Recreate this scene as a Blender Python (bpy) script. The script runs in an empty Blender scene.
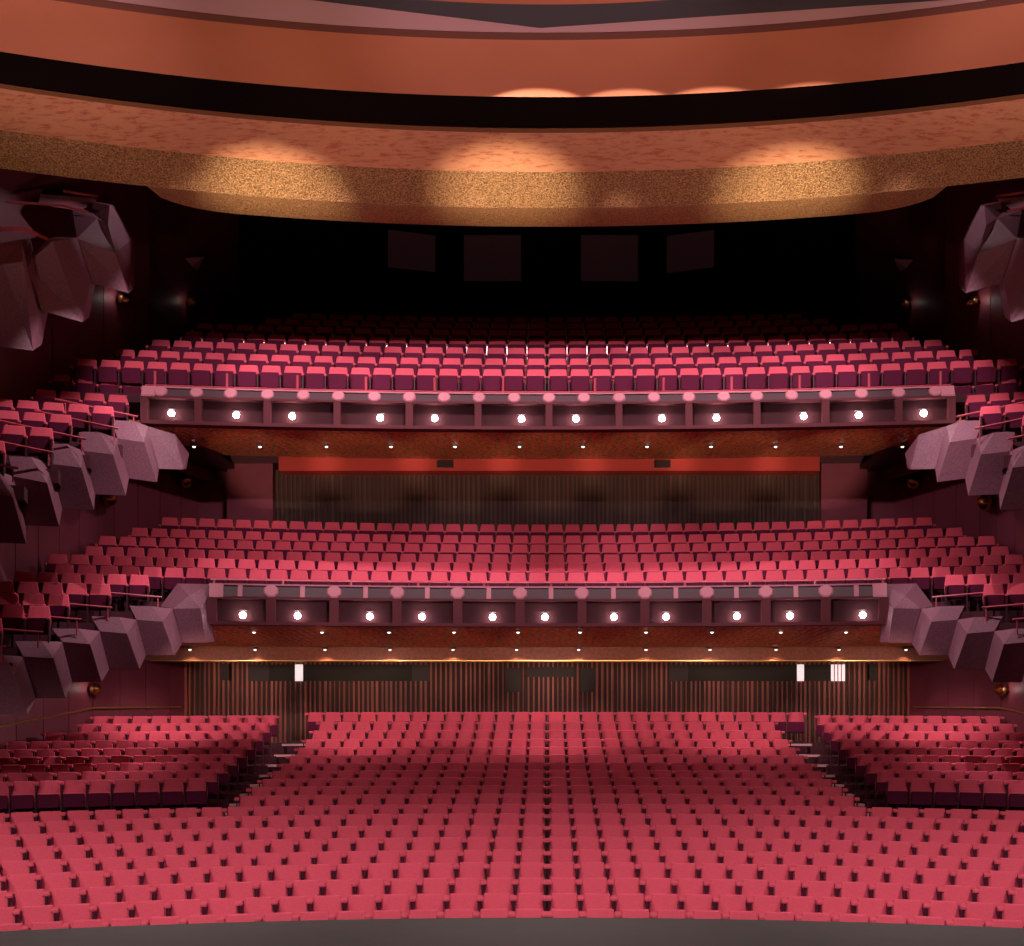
import bpy, bmesh, math, random
from mathutils import Vector, Matrix
random.seed(4)
S = bpy.context.scene
COL = S.collection
# ------------------------------------------------------------------ camera
H = 4.32                      # eye height above the front stalls floor
F = 1121.0; PX, PY = 547.0, 692.0
cam = bpy.data.objects.new('camera', bpy.data.cameras.new('camera')); COL.objects.link(cam)
cam.location = (0, 0, H); cam.rotation_euler = (math.pi/2, 0, 0)
cam.data.sensor_width = 36; cam.data.lens = 36*F/1024
cam.data.shift_x = -(PX-512)/1024; cam.data.shift_y = (PY-473)/1024
cam.data.clip_end = 300
S.camera = cam
# ------------------------------------------------------------------ world, exposure
w = bpy.data.worlds.new('world'); S.world = w; w.use_nodes = True
w.node_tree.nodes['Background'].inputs[0].default_value = (0.55, 0.30, 0.36, 1)
w.node_tree.nodes['Background'].inputs[1].default_value = 0.02
S.view_settings.view_transform = 'Standard'; S.view_settings.look = 'None'
S.view_settings.exposure = 0.0; S.view_settings.gamma = 1.0; S.view_settings.use_curve_mapping = False
# ------------------------------------------------------------------ lights
def spot(loc, to, watt, deg, col=(1, .86, .80), blend=.5, r=.25, name='house_and_fill_light'):  # default name covers house lamps and added fill spots
    l = bpy.data.lights.new(name, 'SPOT'); l.energy = watt; l.color = col
    l.spot_size = math.radians(deg); l.spot_blend = blend; l.shadow_soft_size = r
    o = bpy.data.objects.new(name, l); COL.objects.link(o); o.location = loc
    o.rotation_euler = (Vector(to)-Vector(loc)).to_track_quat('-Z', 'Y').to_euler()
    return o
def point(loc, watt, col=(1, .8, .7), r=.03, name='lamp_light'):
    l = bpy.data.lights.new(name, 'POINT'); l.energy = watt; l.color = col; l.shadow_soft_size = r
    o = bpy.data.objects.new(name, l); COL.objects.link(o); o.location = loc
    return o
# front wash onto the first stalls rows, from the lighting bridge above the stage
for x in (-12.5, -7.5, -2.5, 2.5, 7.5, 12.5):
    spot((x, 7, H+9.5), (x*1.1, 19.4, 0), 5700, 48, (1, .84, .84), 1.0, .3)
# long throws onto the lower balcony and the rear stalls, crossing over from the same bridge
for x, t in ((9, -10.2), (5, -5.4), (0, 0), (-5, 5.4), (-9, 10.2)):
    spot((x, 8, H+8.0), (t, 34, H+3.7), 6200, 22, (1, .80, .84), .7, .15)
    spot((x, 8, H+7.0), (t, 33.5, H-1.4), 2300, 16, (1, .80, .82), .8, .15)
# lamps hidden in the slot between the two ceiling shells, onto both tiers
for x in (-8.4, -5.2, -1.8, 1.8, 5.2, 8.4):
    dx = math.sqrt(35.75**2-x*x)-10.6
    spot((x, dx, H+12.72), (x*1.0, dx+6, H+7.7), 1600, 62, (1, .80, .84), .45, .0)
for sg in (-1, 1):  # spots added to brighten the faceted boxes; the last hangs behind the gold band
    spot((sg*7, math.sqrt(35.75**2-49)-10.6, H+12.6), (sg*11.0, 27.0, H+5.6), 2200, 42, (1, .84, .88), .5, .0)
    spot((sg*3, 25.0, H+12.6), (sg*10.4, 27.6, H+1.8), 2500, 26, (1, .84, .88), 1.0, .0)
    spot((sg*9.2, 29.2, H+14.6), (sg*11.9, 28.7, H+12.0), 180, 46, (1, .84, .88), .5, .0)
# unseen spots added low by the stage to brighten the ceiling shells
for x in (-8, 0, 8):
    spot((x, 8, H-2.6), (x*1.12, 22.5, H+13.4), 5400, 40, (1, .68, .50), .9, .5, 'added_ceiling_fill')
# pools on the gold band, from unseen spots floating in mid-air
for x in (-6.7, -1.0, 5.9):
    spot((x, 24.4, H+7.6), (x*1.0, 27.3, H+11.9), 1800, 44, (1, .86, .6), 1.0, .0, 'band_light')
# scallops at the rear edge of the second shell, from unseen floating spots
for x, e, q in ((-.2, 1500, 1.12), (1.6, 1100, 1.17), (3.3, 900, 1.22), (5.2, 650, 1.3)):
    dx = math.sqrt(32.6**2-x*x)-10.6+q
    spot((x, dx, H+8.4), (x, dx, H+12), e, 49, (1, .9, .75), .25, .0, 'scallop_light')
for x in (-7, 0, 7):  # unseen spots added to brighten the pink upright face
    spot((x, 10, H-2.5), (x*1.4, 20, H+11.9), 3400, 26, (1, .74, .82), .8, .2, 'added_ceiling_fill')
# under the first tier, onto the rear rows, the slat wall and the side walls
for x in (-11, -5.5, 0, 5.5, 11):
    spot((x, 31.2, H+1.5), (x*1.02, 35.2, H-2.2), 380, 100, (1, .78, .76), .8, .0)
    spot((x, 35.2, H+.75), (x, 38.4, H-.9), 60, 90, (1, .6, .45), 1, .0)  # unseen wash spots added to brighten the slat wall
# added spots by the stage edge, no real fittings, brighten the two soffits
for x in (-10.5, -7, -3.5, 0, 3.5, 7, 10.5):
    spot((x*.6, 9, H-2.6), (x*.9, 34, H+.95), 8200, 8.5, (1, .62, .48), .7, .1)
    spot((x*.6, 9, H-2.6), (x*.82, 34, H+6.75), 14000, 9, (1, .62, .48), .7, .1)
for sg in (-1, 1):  # unseen fill spots added for the side walls and side seats
    spot((sg*7, 32, H+.6), (sg*15, 30.5, H-.9), 420, 64, (1, .74, .8), .9, .0)
    spot((sg*6, 32, H+6.0), (sg*13.8, 30, H+4.0), 260, 70, (1, .74, .8), .9, .0)
    spot((sg*10.6, 30.6, H+1.2), (sg*12.2, 28.6, H-1.7), 260, 110, (1, .76, .8), .9, .0)

# ------------------------------------------------------------------ materials
def mat(name, col, rough=.7, metal=0, emit=None, es=0, noise=None, bump=None, spec=.5, sheen=0):
    m = bpy.data.materials.new(name); m.use_nodes = True
    nt = m.node_tree; b = nt.nodes['Principled BSDF']
    b.inputs['Base Color'].default_value = (*col, 1); b.inputs['Roughness'].default_value = rough
    b.inputs['Metallic'].default_value = metal; b.inputs['Specular IOR Level'].default_value = spec
    if sheen: b.inputs['Sheen Weight'].default_value = sheen
    if emit: b.inputs['Emission Color'].default_value = (*emit, 1); b.inputs['Emission Strength'].default_value = es
    tc = nt.nodes.new('ShaderNodeTexCoord')
    if noise:
        sc, col2, lo, hi = noise[:4]
        n = nt.nodes.new('ShaderNodeTexNoise'); n.inputs['Scale'].default_value = sc if not isinstance(sc, tuple) else 1
        n.inputs['Detail'].default_value = 4
        if isinstance(sc, tuple):
            mp = nt.nodes.new('ShaderNodeMapping'); mp.inputs['Scale'].default_value = sc
            nt.links.new(tc.outputs['Object'], mp.inputs['Vector']); nt.links.new(mp.outputs[0], n.inputs['Vector'])
        else: nt.links.new(tc.outputs['Object'], n.inputs['Vector'])
        r = nt.nodes.new('ShaderNodeValToRGB'); r.color_ramp.elements[0].position = lo; r.color_ramp.elements[1].position = hi
        r.color_ramp.elements[0].color = (*col, 1); r.color_ramp.elements[1].color = (*col2, 1)
        nt.links.new(n.outputs['Fac'], r.inputs['Fac']); nt.links.new(r.outputs['Color'], b.inputs['Base Color'])
    if bump:
        n2 = nt.nodes.new('ShaderNodeTexNoise'); n2.inputs['Scale'].default_value = bump[0]; n2.inputs['Detail'].default_value = 3
        nt.links.new(tc.outputs['Object'], n2.inputs['Vector'])
        bp = nt.nodes.new('ShaderNodeBump'); bp.inputs['Strength'].default_value = bump[1]; bp.inputs['Distance'].default_value = bump[2]
        nt.links.new(n2.outputs['Fac'], bp.inputs['Height']); nt.links.new(bp.outputs['Normal'], b.inputs['Normal'])
    return m
M = {}
M['fabric'] = mat('red_fabric', (.66, .082, .128), .85, noise=(60, (.74, .10, .15), .35, .65), spec=.2)
M['pan'] = mat('plum_seat_shell', (.12, .012, .042), .7, spec=.1)
M['metal'] = mat('seat_standard', (.045, .005, .012), .6)
M['grey_metal'] = mat('grey_standard', (.5, .45, .45), .35, .6)
M['carpet'] = mat('dark_carpet', (.07, .008, .02), .9, noise=(8, (.10, .014, .03), .3, .7))
M['nosing'] = mat('step_nosing', (.85, .45, .48), .6)
M['plum'] = mat('plum_wall', (.20, .036, .058), .5, noise=(1.2, (.235, .045, .07), .3, .7))
M['dark_plum'] = mat('dark_plum_wall', (.055, .008, .016), .6)
M['facet'] = mat('faceted_plum_leather', (.26, .098, .14), .55, noise=(26, (.20, .07, .105), .4, .6), bump=(60, .5, .02))
M['fascia'] = mat('balcony_fascia', (.05, .014, .018), .7, spec=.1)
M['fascia_rib'] = mat('balcony_rib', (.12, .028, .036), .7, spec=.15)
M['cornice'] = mat('balcony_cornice', (.52, .17, .22), .6)
M['grille'] = mat('cornice_grille', (.06, .02, .03), .6)
M['rail'] = mat('red_rail', (.50, .06, .09), .35)
M['gold'] = mat('gold_trim', (.75, .45, .14), .3, .8)
M['orange'] = mat('orange_shell', (.50, .16, .09), .8, noise=((.35, .35, 1.5), (.55, .185, .105), .35, .65), spec=.1)
M['orange_dark'] = mat('shell_edge', (.13, .025, .014), .7)
M['pink'] = mat('pink_shell', (.8, .40, .44), .6)
M['black'] = mat('black_void', (.012, .004, .005), .9, spec=.1)
M['grey'] = mat('grey_soffit', (.05, .043, .05), .7)
M['stage'] = mat('stage_floor', (.085, .075, .072), .8, noise=(3, (.093, .082, .078), .3, .7))
M['slat'] = mat('slat_wood', (.42, .10, .06), .5, noise=((14, 1, .3), (.26, .06, .04), .35, .6))
M['slat_back'] = mat('slat_backing', (.06, .028, .02), .8)
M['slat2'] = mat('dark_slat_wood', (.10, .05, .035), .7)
M['beam'] = mat('red_beam', (.5, .045, .03), .6)
M['beam2'] = mat('brown_beam', (.33, .095, .045), .55, noise=(9, (.26, .07, .035), .4, .6))
M['white'] = mat('lit_window', (.8, .8, .8), .5, emit=(1, .86, .86), es=.75)
M['glassdark'] = mat('booth_glass', (.035, .030, .024), .6, spec=.2)
M['glassgrey'] = mat('booth_screen', (.07, .06, .055), .7, spec=.2)
M['panelplum'] = mat('screen_plum', (.12, .045, .055), .5, emit=(.3, .1, .12), es=.02)  # slight emission stands in for faint light on the panels
M['bulb'] = mat('bulb', (1, 1, 1), .3, emit=(1, .90, .86), es=45)
M['down'] = mat('downlight_bulb', (1, 1, 1), .3, emit=(1, .88, .78), es=4)
M['brass'] = mat('brass', (.8, .5, .2), .18, 1)
M['housing'] = mat('lamp_housing', (.25, .2, .2), .4, .5)

def gold_band():
    m = mat('gold_leaf_band', (.5, .27, .10), .42, .35, bump=(26, .9, .05))
    nt = m.node_tree; b = nt.nodes['Principled BSDF']; tc = nt.nodes.new('ShaderNodeTexCoord')
    n = nt.nodes.new('ShaderNodeTexNoise'); n.inputs['Scale'].default_value = 26; n.inputs['Detail'].default_value = 6
    nt.links.new(tc.outputs['Object'], n.inputs['Vector'])
    r = nt.nodes.new('ShaderNodeValToRGB'); e = r.color_ramp.elements
    e[0].position = .38; e[0].color = (.22, .085, .03, 1); e[1].position = .64; e[1].color = (.70, .38, .17, 1)
    nt.links.new(n.outputs['Fac'], r.inputs['Fac']); nt.links.new(r.outputs['Color'], b.inputs['Base Color'])
    return m
M['goldband'] = gold_band()
def mottle():
    m = mat('mottled_orange_band', (.6, .2, .1), .5); nt = m.node_tree; b = nt.nodes['Principled BSDF']
    tc = nt.nodes.new('ShaderNodeTexCoord'); mp = nt.nodes.new('ShaderNodeMapping'); mp.inputs['Scale'].default_value = (3, 9, 9)
    n = nt.nodes.new('ShaderNodeTexNoise'); n.inputs['Scale'].default_value = 1.0; n.inputs['Detail'].default_value = 8; n.inputs['Roughness'].default_value = .7
    nt.links.new(tc.outputs['Object'], mp.inputs['Vector']); nt.links.new(mp.outputs[0], n.inputs['Vector'])
    r = nt.nodes.new('ShaderNodeValToRGB'); e = r.color_ramp.elements
    e[0].position = .38; e[0].color = (.55, .14, .07, 1); e[1].position = .5; e[1].color = (.74, .32, .17, 1)
    nt.links.new(n.outputs['Fac'], r.inputs['Fac']); nt.links.new(r.outputs['Color'], b.inputs['Base Color'])
    return m
M['mottle'] = mottle()
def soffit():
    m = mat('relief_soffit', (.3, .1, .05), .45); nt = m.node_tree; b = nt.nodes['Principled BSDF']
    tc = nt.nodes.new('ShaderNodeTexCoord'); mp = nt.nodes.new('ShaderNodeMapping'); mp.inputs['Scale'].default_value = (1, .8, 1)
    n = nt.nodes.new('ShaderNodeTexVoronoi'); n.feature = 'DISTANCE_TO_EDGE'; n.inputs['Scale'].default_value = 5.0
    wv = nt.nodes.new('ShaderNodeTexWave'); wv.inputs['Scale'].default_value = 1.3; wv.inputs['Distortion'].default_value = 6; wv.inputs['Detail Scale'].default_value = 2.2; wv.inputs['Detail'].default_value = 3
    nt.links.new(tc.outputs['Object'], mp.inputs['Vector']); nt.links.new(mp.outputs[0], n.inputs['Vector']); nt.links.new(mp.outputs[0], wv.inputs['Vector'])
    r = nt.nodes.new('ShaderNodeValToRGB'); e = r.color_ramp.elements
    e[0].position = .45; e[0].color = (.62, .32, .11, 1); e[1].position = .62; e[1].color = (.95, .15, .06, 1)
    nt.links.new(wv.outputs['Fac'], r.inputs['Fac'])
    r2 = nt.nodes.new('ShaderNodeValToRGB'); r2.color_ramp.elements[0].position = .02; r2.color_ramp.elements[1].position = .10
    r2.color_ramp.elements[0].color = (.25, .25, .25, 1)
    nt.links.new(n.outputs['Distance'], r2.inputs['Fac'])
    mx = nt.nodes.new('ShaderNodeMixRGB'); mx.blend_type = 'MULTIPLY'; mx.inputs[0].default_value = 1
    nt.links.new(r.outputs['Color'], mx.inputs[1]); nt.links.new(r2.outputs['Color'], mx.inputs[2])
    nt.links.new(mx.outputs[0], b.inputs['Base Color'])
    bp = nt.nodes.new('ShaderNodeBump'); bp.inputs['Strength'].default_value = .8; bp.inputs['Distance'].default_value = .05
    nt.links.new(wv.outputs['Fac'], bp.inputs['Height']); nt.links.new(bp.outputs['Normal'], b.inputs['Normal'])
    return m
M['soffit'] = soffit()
# ------------------------------------------------------------------ mesh helpers
def P(px, py, D):             # a point of the place, given its direction and its distance D into the hall
    return Vector(((px-PX)/F*D, D, H-(py-PY)/F*D))
class MB:
    def __init__(s): s.v = []; s.f = []; s.m = []
    def add(s, vs, fs, mi=0):
        o = len(s.v); s.v += [tuple(v) for v in vs]; s.f += [tuple(i+o for i in f) for f in fs]; s.m += [mi]*len(fs)
    def box(s, x0, x1, y0, y1, z0, z1, mi=0, mx=None):
        vs = [Vector(c) for c in ((x0,y0,z0),(x1,y0,z0),(x1,y1,z0),(x0,y1,z0),(x0,y0,z1),(x1,y0,z1),(x1,y1,z1),(x0,y1,z1))]
        if mx: vs = [mx @ v for v in vs]
        s.add(vs, [(0,3,2,1),(4,5,6,7),(0,1,5,4),(1,2,6,5),(2,3,7,6),(3,0,4,7)], mi)
    def loft(s, rings, mi=0, closed=True, caps=True):
        n = len(rings[0]); vs = [p for r in rings for p in r]; fs = []
        for i in range(len(rings)-1):
            for j in range(n if closed else n-1):
                k = (j+1) % n
                fs.append((i*n+j, i*n+k, (i+1)*n+k, (i+1)*n+j))
        if caps and closed: fs.append(tuple(reversed(range(n)))); fs.append(tuple((len(rings)-1)*n+j for j in range(n)))
        s.add(vs, fs, mi)
    def sweep(s, prof, a0, a1, n=32, cy=-10.6, mi=0, closed=True):   # prof: (depth on the centre line, z above eye); arc about (0, cy)
        rings = []
        for i in range(n+1):
            a = a0+(a1-a0)*i/n
            rings.append([Vector(((d-cy)*math.sin(a), cy+(d-cy)*math.cos(a), H+z)) for d, z in prof])
        s.loft(rings, mi, closed)
    def tube(s, pts, r, n=8, mi=0):
        rings = []
        for i, p in enumerate(pts):
            p = Vector(p); t = (Vector(pts[min(i+1, len(pts)-1)])-Vector(pts[max(i-1, 0)])).normalized()
            u = t.cross(Vector((0, 0, 1)) if abs(t.z) < .9 else Vector((1, 0, 0))).normalized(); v = t.cross(u)
            rings.append([p+u*math.cos(2*math.pi*k/n)*r+v*math.sin(2*math.pi*k/n)*r for k in range(n)])
        s.loft(rings, mi)
    def lathe(s, prof, mx, n=16, mi=0):    # prof (r, h) along local z
        s.loft([[mx @ Vector((r*math.cos(2*math.pi*k/n), r*math.sin(2*math.pi*k/n), h)) for k in range(n)] for r, h in prof], mi)
    def hull(s, pts, mi=0):
        bm = bmesh.new()
        for p in pts: bm.verts.new(p)
        bmesh.ops.convex_hull(bm, input=bm.verts[:])
        bmesh.ops.dissolve_limit(bm, angle_limit=.02, verts=bm.verts[:], edges=bm.edges[:])
        bm.verts.index_update(); vs = [v.co.copy() for v in bm.verts]
        fs = [tuple(v.index for v in f.verts) for f in bm.faces]; bm.free(); s.add(vs, fs, mi)
    def build(s, name, mats, parent=None, loc=None, smooth=False):
        me = bpy.data.meshes.new(name); 
        if loc is not None: s.v = [tuple(Vector(v)-Vector(loc)) for v in s.v]
        me.from_pydata(s.v, [], s.f)
        for mm in (mats if isinstance(mats, (list, tuple)) else [mats]): me.materials.append(mm)
        me.polygons.foreach_set('material_index', s.m)
        bm = bmesh.new(); bm.from_mesh(me); bmesh.ops.recalc_face_normals(bm, faces=bm.faces[:]); bm.to_mesh(me); bm.free()
        if smooth: me.polygons.foreach_set('use_smooth', [True]*len(me.polygons))
        me.update()
        o = bpy.data.objects.new(name, me); COL.objects.link(o)
        if parent: o.parent = parent
        if loc is not None: o.location = loc
        return o
def tag(o, label=None, cat=None, group=None, kind=None):
    if label: o['label'] = label
    if cat: o['category'] = cat
    if group: o['group'] = group
    if kind: o['kind'] = kind
    return o
def thing(name, loc, label, cat, group=None, rz=0):
    o = bpy.data.objects.new(name, None); COL.objects.link(o); o.location = loc; o.rotation_euler.z = rz
    return tag(o, label, cat, group)
def struct(mb, name, mats, label=None, smooth=False, loc=None):
    return tag(mb.build(name, mats, smooth=smooth, loc=loc), label, kind='structure')
ONE = 'first second third fourth fifth sixth seventh eighth ninth tenth eleventh twelfth thirteenth fourteenth fifteenth sixteenth seventeenth eighteenth nineteenth twentieth twenty-first twenty-second twenty-third'.split()
def side_sign(side): return -1 if side == 'left' else 1

# ------------------------------------------------------------------ geometry of the rows
RC = -10.6; PITCH = .55
YS = [910.5,894.5,878.7,863.2,850.5,837.5,825.5,813.7,804.5,794,785.5,777.5,770,762.5,754.5,746.8,738.7,730,721.5,712]
ROWD = [17.4+k for k in range(20)]
ROWZ = [-(y-PY)*d/F for y, d in zip(YS, ROWD)]        # top of the backrests, relative to the eye
SEAT_TOP = 1.0
SIDED = [28.0+i for i in range(9)]
SIDEZ = [-(y-PY)*(math.sqrt((d+10.6)**2-100)-10.6)/F for y, d in zip([779.5,771,762.5,755,747.3,739.5,731,723,715.6], SIDED)]
T1D = [31.5+.95*i for i in range(6)]
T1Z = [(PY-y)*d/F for y, d in zip([572,562.4,554,544,535,524], T1D)]
T2D = [31.0+1.05*i for i in range(7)]
T2Z = [(PY-y)*d/F for y, d in zip([368,357.3,346.6,337.5,329,322,316], T2D)]
T2C = -49.0
def arcpt(d, a, z, cy=RC): return Vector(((d-cy)*math.sin(a), cy+(d-cy)*math.cos(a), H+z))

# ------------------------------------------------------------------ stage and stalls floor
mb = MB()
ring = []
n = 40; zs = 1.1-H
outer = [Vector((30*math.sin(a), -14+30*math.cos(a), 1.1)) for a in [(-.55+1.1*i/n) for i in range(n+1)]]
vs = outer + [Vector((16, -6, 1.1)), Vector((-16, -6, 1.1))]
lo = [v-Vector((0, 0, 1.6)) for v in vs]; N = len(vs)
mb.add(vs+lo, [tuple(range(N)), tuple(reversed(range(N, 2*N)))]+[(i, i+N, (i+1) % N+N, (i+1) % N) for i in range(N)])
struct(mb, 'floor_stage', M['stage'], 'dark grey stage floor with a curved front edge')
mb = MB()
for k in range(20):
    d, zf = ROWD[k], ROWZ[k]-SEAT_TOP
    a = .62 if k < 9 else 8.28/(d-RC)
    d1 = d+.25 if k < 19 else 38.6
    mb.sweep([(d-.75, zf-1.3), (d-.75, zf), (d1, zf), (d1, zf-1.3)], -a, a, 40)
for sg in (-1, 1):
    zf = ROWZ[8]-SEAT_TOP
    a = 8.28/(26+10.6)
    mb.sweep([(25.6, zf-1), (25.6, zf), (27.3, zf), (27.3, zf-1)], sg*a, sg*.62, 12)
    for i in range(9):
        d, zf = SIDED[i], SIDEZ[i]-SEAT_TOP
        d1 = d+.3 if i < 8 else 39.5
        mb.sweep([(d-.7, zf-1.6), (d-.7, zf), (d1, zf), (d1, zf-1.6)], sg*8.3/(d-RC), sg*.5, 12)
mb.box(-20, 20, 14, 17, -1.2, -.6)
struct(mb, 'floor', M['carpet'], 'dark red stepped stalls floor')
for side in ('left', 'right'):
    sg = side_sign(side)
    for k in range(9, 20):
        d, zf = ROWD[k]-.75, ROWZ[k]-SEAT_TOP
        mb = MB(); a0, a1 = sg*7.42/(d-RC), sg*8.3/(d-RC)
        mb.sweep([(d-.04, zf-.03), (d-.04, zf+.03), (d+.14, zf+.03), (d+.14, zf-.03)], a0, a1, 3)
        o = mb.build('step_nosing', M['nosing'])
        tag(o, 'pale pink step edge in the %s stalls aisle, %s step from the front' % (side, ONE[k-9]), 'step', 'pink step edges in the stalls aisles')

# ------------------------------------------------------------------ seats
def sect(hw, yf, th, b=.012):
    return [(-hw, yf+.02), (-hw+.022, yf), (-hw*.4, yf-b), (hw*.4, yf-b), (hw-.022, yf), (hw, yf+.02), (hw-.012, yf+th), (-hw+.012, yf+th)]
def t_backrest():
    m = MB(); rings = []
    for z, hw in ((.40, .225), (.43, .244), (.55, .254), (.69, .256), (.88, .230), (.985, .214), (1.0, .207)):
        yf = -.04+.24*(z-.4) + (.02 if z in (.40, 1.0) else 0)
        rings.append([Vector((x, y, z)) for x, y in sect(hw, yf, .07 if z not in (.4, 1.0) else .03)])
    m.loft(rings); return m
def t_cushion(k=1.0):
    m = MB(); rings = []
    for z, hw, e in ((.40, .22, .015), (.42, .236, 0), (.60, .238, 0), (.70, .236, 0), (.72, .225, .015)):
        z = .4+(z-.4)*k; yf = -.112-.12*(z-.4)/k+e
        rings.append([Vector((x, y, z)) for x, y in sect(hw, yf, .06-e, 0)])
    m.loft(rings); return m
def t_pan(k=1.0):
    m = MB(); rings = []
    for z, hw in ((.39, .21), (.41, .238), (.60, .242), (.69, .240), (.705, .225)):
        z = .4+(z-.4)*k; yf = -.145-.12*(z-.4)/k
        rings.append([Vector((x, y, z)) for x, y in sect(hw, yf, .034, .008)])
    m.loft(rings); return m
def t_arm(x=.275, up=.262, k=1.0, y1=0):
    m = MB(); rings = []
    for y, hw, z0, z1 in ((-.15, .04, .665, .70), (-.14, .056, .655, .715), (-.08, .058, .655, .725), (.02, .054, .66, .725), (.03, .04, .665, .715)):
        hw *= k; z0 += up; z1 += up; y += y1
        rings.append([Vector((x+a, y, b)) for a, b in ((-hw, z0+.01), (-hw+.012, z0), (hw-.012, z0), (hw, z0+.01), (hw, z1-.014), (hw-.014, z1), (-hw+.014, z1), (-hw, z1-.014))])
    m.loft(rings); return m
def t_standard(x=.275, zt=.915):
    m = MB(); m.box(x-.014, x+.014, (-.30 if zt < .7 else -.13), -.02, .03, zt); m.box(x-.03, x+.03, -.38, .02, 0, .03); return m
def t_frame():
    m = MB(); m.box(-.255, .255, -.03, .01, .33, .395); m.box(-.02, .02, -.06, .03, 0, .33); return m
PARTS = [('backrest', t_backrest, 'fabric'), ('seat_cushion', t_cushion, 'fabric'), ('seat_shell', t_pan, 'pan'), ('armrest', t_arm, 'fabric'), ('side_standard', t_standard, 'metal'), ('frame', t_frame, 'metal')]
protos = {}
def seat_proto():
    for nm, fn, mt in PARTS:
        m = fn(); me = bpy.data.meshes.new(nm); me.from_pydata(m.v, [], m.f); me.materials.append(M[mt])
        bm = bmesh.new(); bm.from_mesh(me); bmesh.ops.recalc_face_normals(bm, faces=bm.faces[:]); bm.to_mesh(me); bm.free(); protos[nm] = me
        if nm in ('armrest', 'side_standard'):
            me2 = me.copy(); me2.transform(Matrix.Scale(-1, 4, (1, 0, 0))); me2.flip_normals(); protos[nm+'_m'] = me2
seat_proto()
for nm, m in (('seat_cushion', t_cushion(1.14)), ('seat_shell', t_pan(1.14)), ('armrest', t_arm(up=0, k=.6, y1=-.16)), ('side_standard', t_standard(zt=.655))):
    for sx in (1, -1):
        me = bpy.data.meshes.new(nm+'_tier'); me.from_pydata([(v[0]*sx, v[1], v[2]) for v in m.v], [], m.f)
        bm = bmesh.new(); bm.from_mesh(me); bmesh.ops.recalc_face_normals(bm, faces=bm.faces[:]); bm.to_mesh(me); bm.free()
        protos[nm+('_m' if sx < 0 else '')+'@'] = me
seats = []     # (dist, loc, rot, mirrored, extra inner arm, row, index, side, scale)
def inframe(p, m=20): 
    return -m < PX+p.x/p.y*F < 1024+m
def row(d, ztop, s0, s1, cy=RC, sc=1.0, block='', k=0, offs=0.0, margin=60, extra=0):
    """seats with arc offsets between s0 and s1 (both positive), mirrored to both sides"""
    p = PITCH*sc; n0 = int(round(s0/p)); n1 = int(round(s1/p))
    for sg in (-1, 1):
        for i in range(n0, n1+(extra if sg > 0 else 0)):
            a = sg*((i+.5)*p+offs)/(d-cy)
            loc = arcpt(d, a, ztop-SEAT_TOP*sc, cy)
            if not inframe(loc, margin): continue
            seats.append(dict(loc=loc, rot=-a, sg=sg, inner=(i == n0), row=k, idx=i, block=block, sc=sc, near=inframe(loc, 4)))
for k in range(20):
    row(ROWD[k], ROWZ[k], 0, 16 if k < 9 else (7.7 if k == 19 else 7.15), block='stalls', k=k, extra=1 if k == 19 else 0)
SIDEX = [15.4,15.4,15.4,15.2,14.9,14.4,13.9,13.7,13.3]
for i in range(9):
    row(SIDED[i], SIDEZ[i], 8.25, SIDEX[i]*1.03-.2, block='side', k=i, offs=.0+.028*i)
T1X = [13.1,13.6,13.4,13.45,12.6,11.9]
for i in range(6): row(T1D[i], T1Z[i], 0, T1X[i], block='t1', k=i)
T2X = [12.6, 12.1, 11.6, 10.9, 10.6, 9.3, 8.6]
for i in range(7): row(T2D[i], T2Z[i], 0, T2X[i], cy=T2C, sc=1.1, block='t2', k=i)
# slips: side rows stepping down towards the stage; depth given at |x| = 12
def dc(D, x=12.0): return RC+math.sqrt(x*x+(D-RC)**2)
SL1 = [(28.75, 3.06, 10.1, 13.4), (27.65, 2.70, 10.9, 13.4), (26.6, 2.34, 11.2, 13.4), (25.55, 1.98, 11.6, 13.4), (24.5, 1.62, 11.9, 13.4)]
SL2 = [(29.9, 8.43, 10.85, 13.0), (28.8, 7.73, 10.7, 13.3), (27.8, 7.19, 10.8, 13.4), (26.75, 6.68, 11.15, 13.4), (25.7, 6.12, 11.45, 13.4), (24.7, 5.55, 11.75, 13.4)]
for j, (D, z, x0, x1) in enumerate(SL1): row(dc(D), z, x0*1.015, x1*1.015, block='s1', k=j, margin=30)
for j, (D, z, x0, x1) in enumerate(SL2): row(dc(D), z, x0*1.015, x1*1.015, block='s2', k=j, sc=1.05, margin=30)
cand = sorted([s for s in seats if s['near'] and s['block'] == 'stalls'], key=lambda s: s['loc'].y)[:300]
for s in cand: s['single'] = True
first = None
for s in cand:
    lab = 'red folding theatre seat in the %s row from the stage, %s seat %s of centre' % (ONE[s['row']], ONE[s['idx']], 'left' if s['sg'] < 0 else 'right')
    r = thing('theatre_seat', s['loc'], lab, 'seat', 'red theatre seats in the front stalls rows', s['rot'])
    mk = '_m' if s['sg'] < 0 else ''
    def put(nm, key, par):
        o = bpy.data.objects.new(nm, protos[key]); COL.objects.link(o); o.parent = par; return o
    put('backrest', 'backrest', r); put('frame', 'frame', r)
    put('seat_shell', 'seat_shell', put('seat_cushion', 'seat_cushion', r))
    put('armrest', 'armrest'+mk, put('side_standard', 'side_standard'+mk, r))
    if s['inner']:
        mk = '' if s['sg'] < 0 else '_m'
        st = put('side_standard', 'side_standard'+mk, r); st.location.x = -.03 if s['sg'] < 0 else .03
        put('armrest', 'armrest'+mk, st)
mb = MB()
tpl = {}
for nm, me in protos.items():
    mi = 0 if nm[:4] in ('back', 'armr') or nm[:12] == 'seat_cushion' else (1 if nm[:10] == 'seat_shell' else 2)
    tpl[nm] = ([v.co.copy() for v in me.vertices], [tuple(p.vertices) for p in me.polygons], mi)
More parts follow.
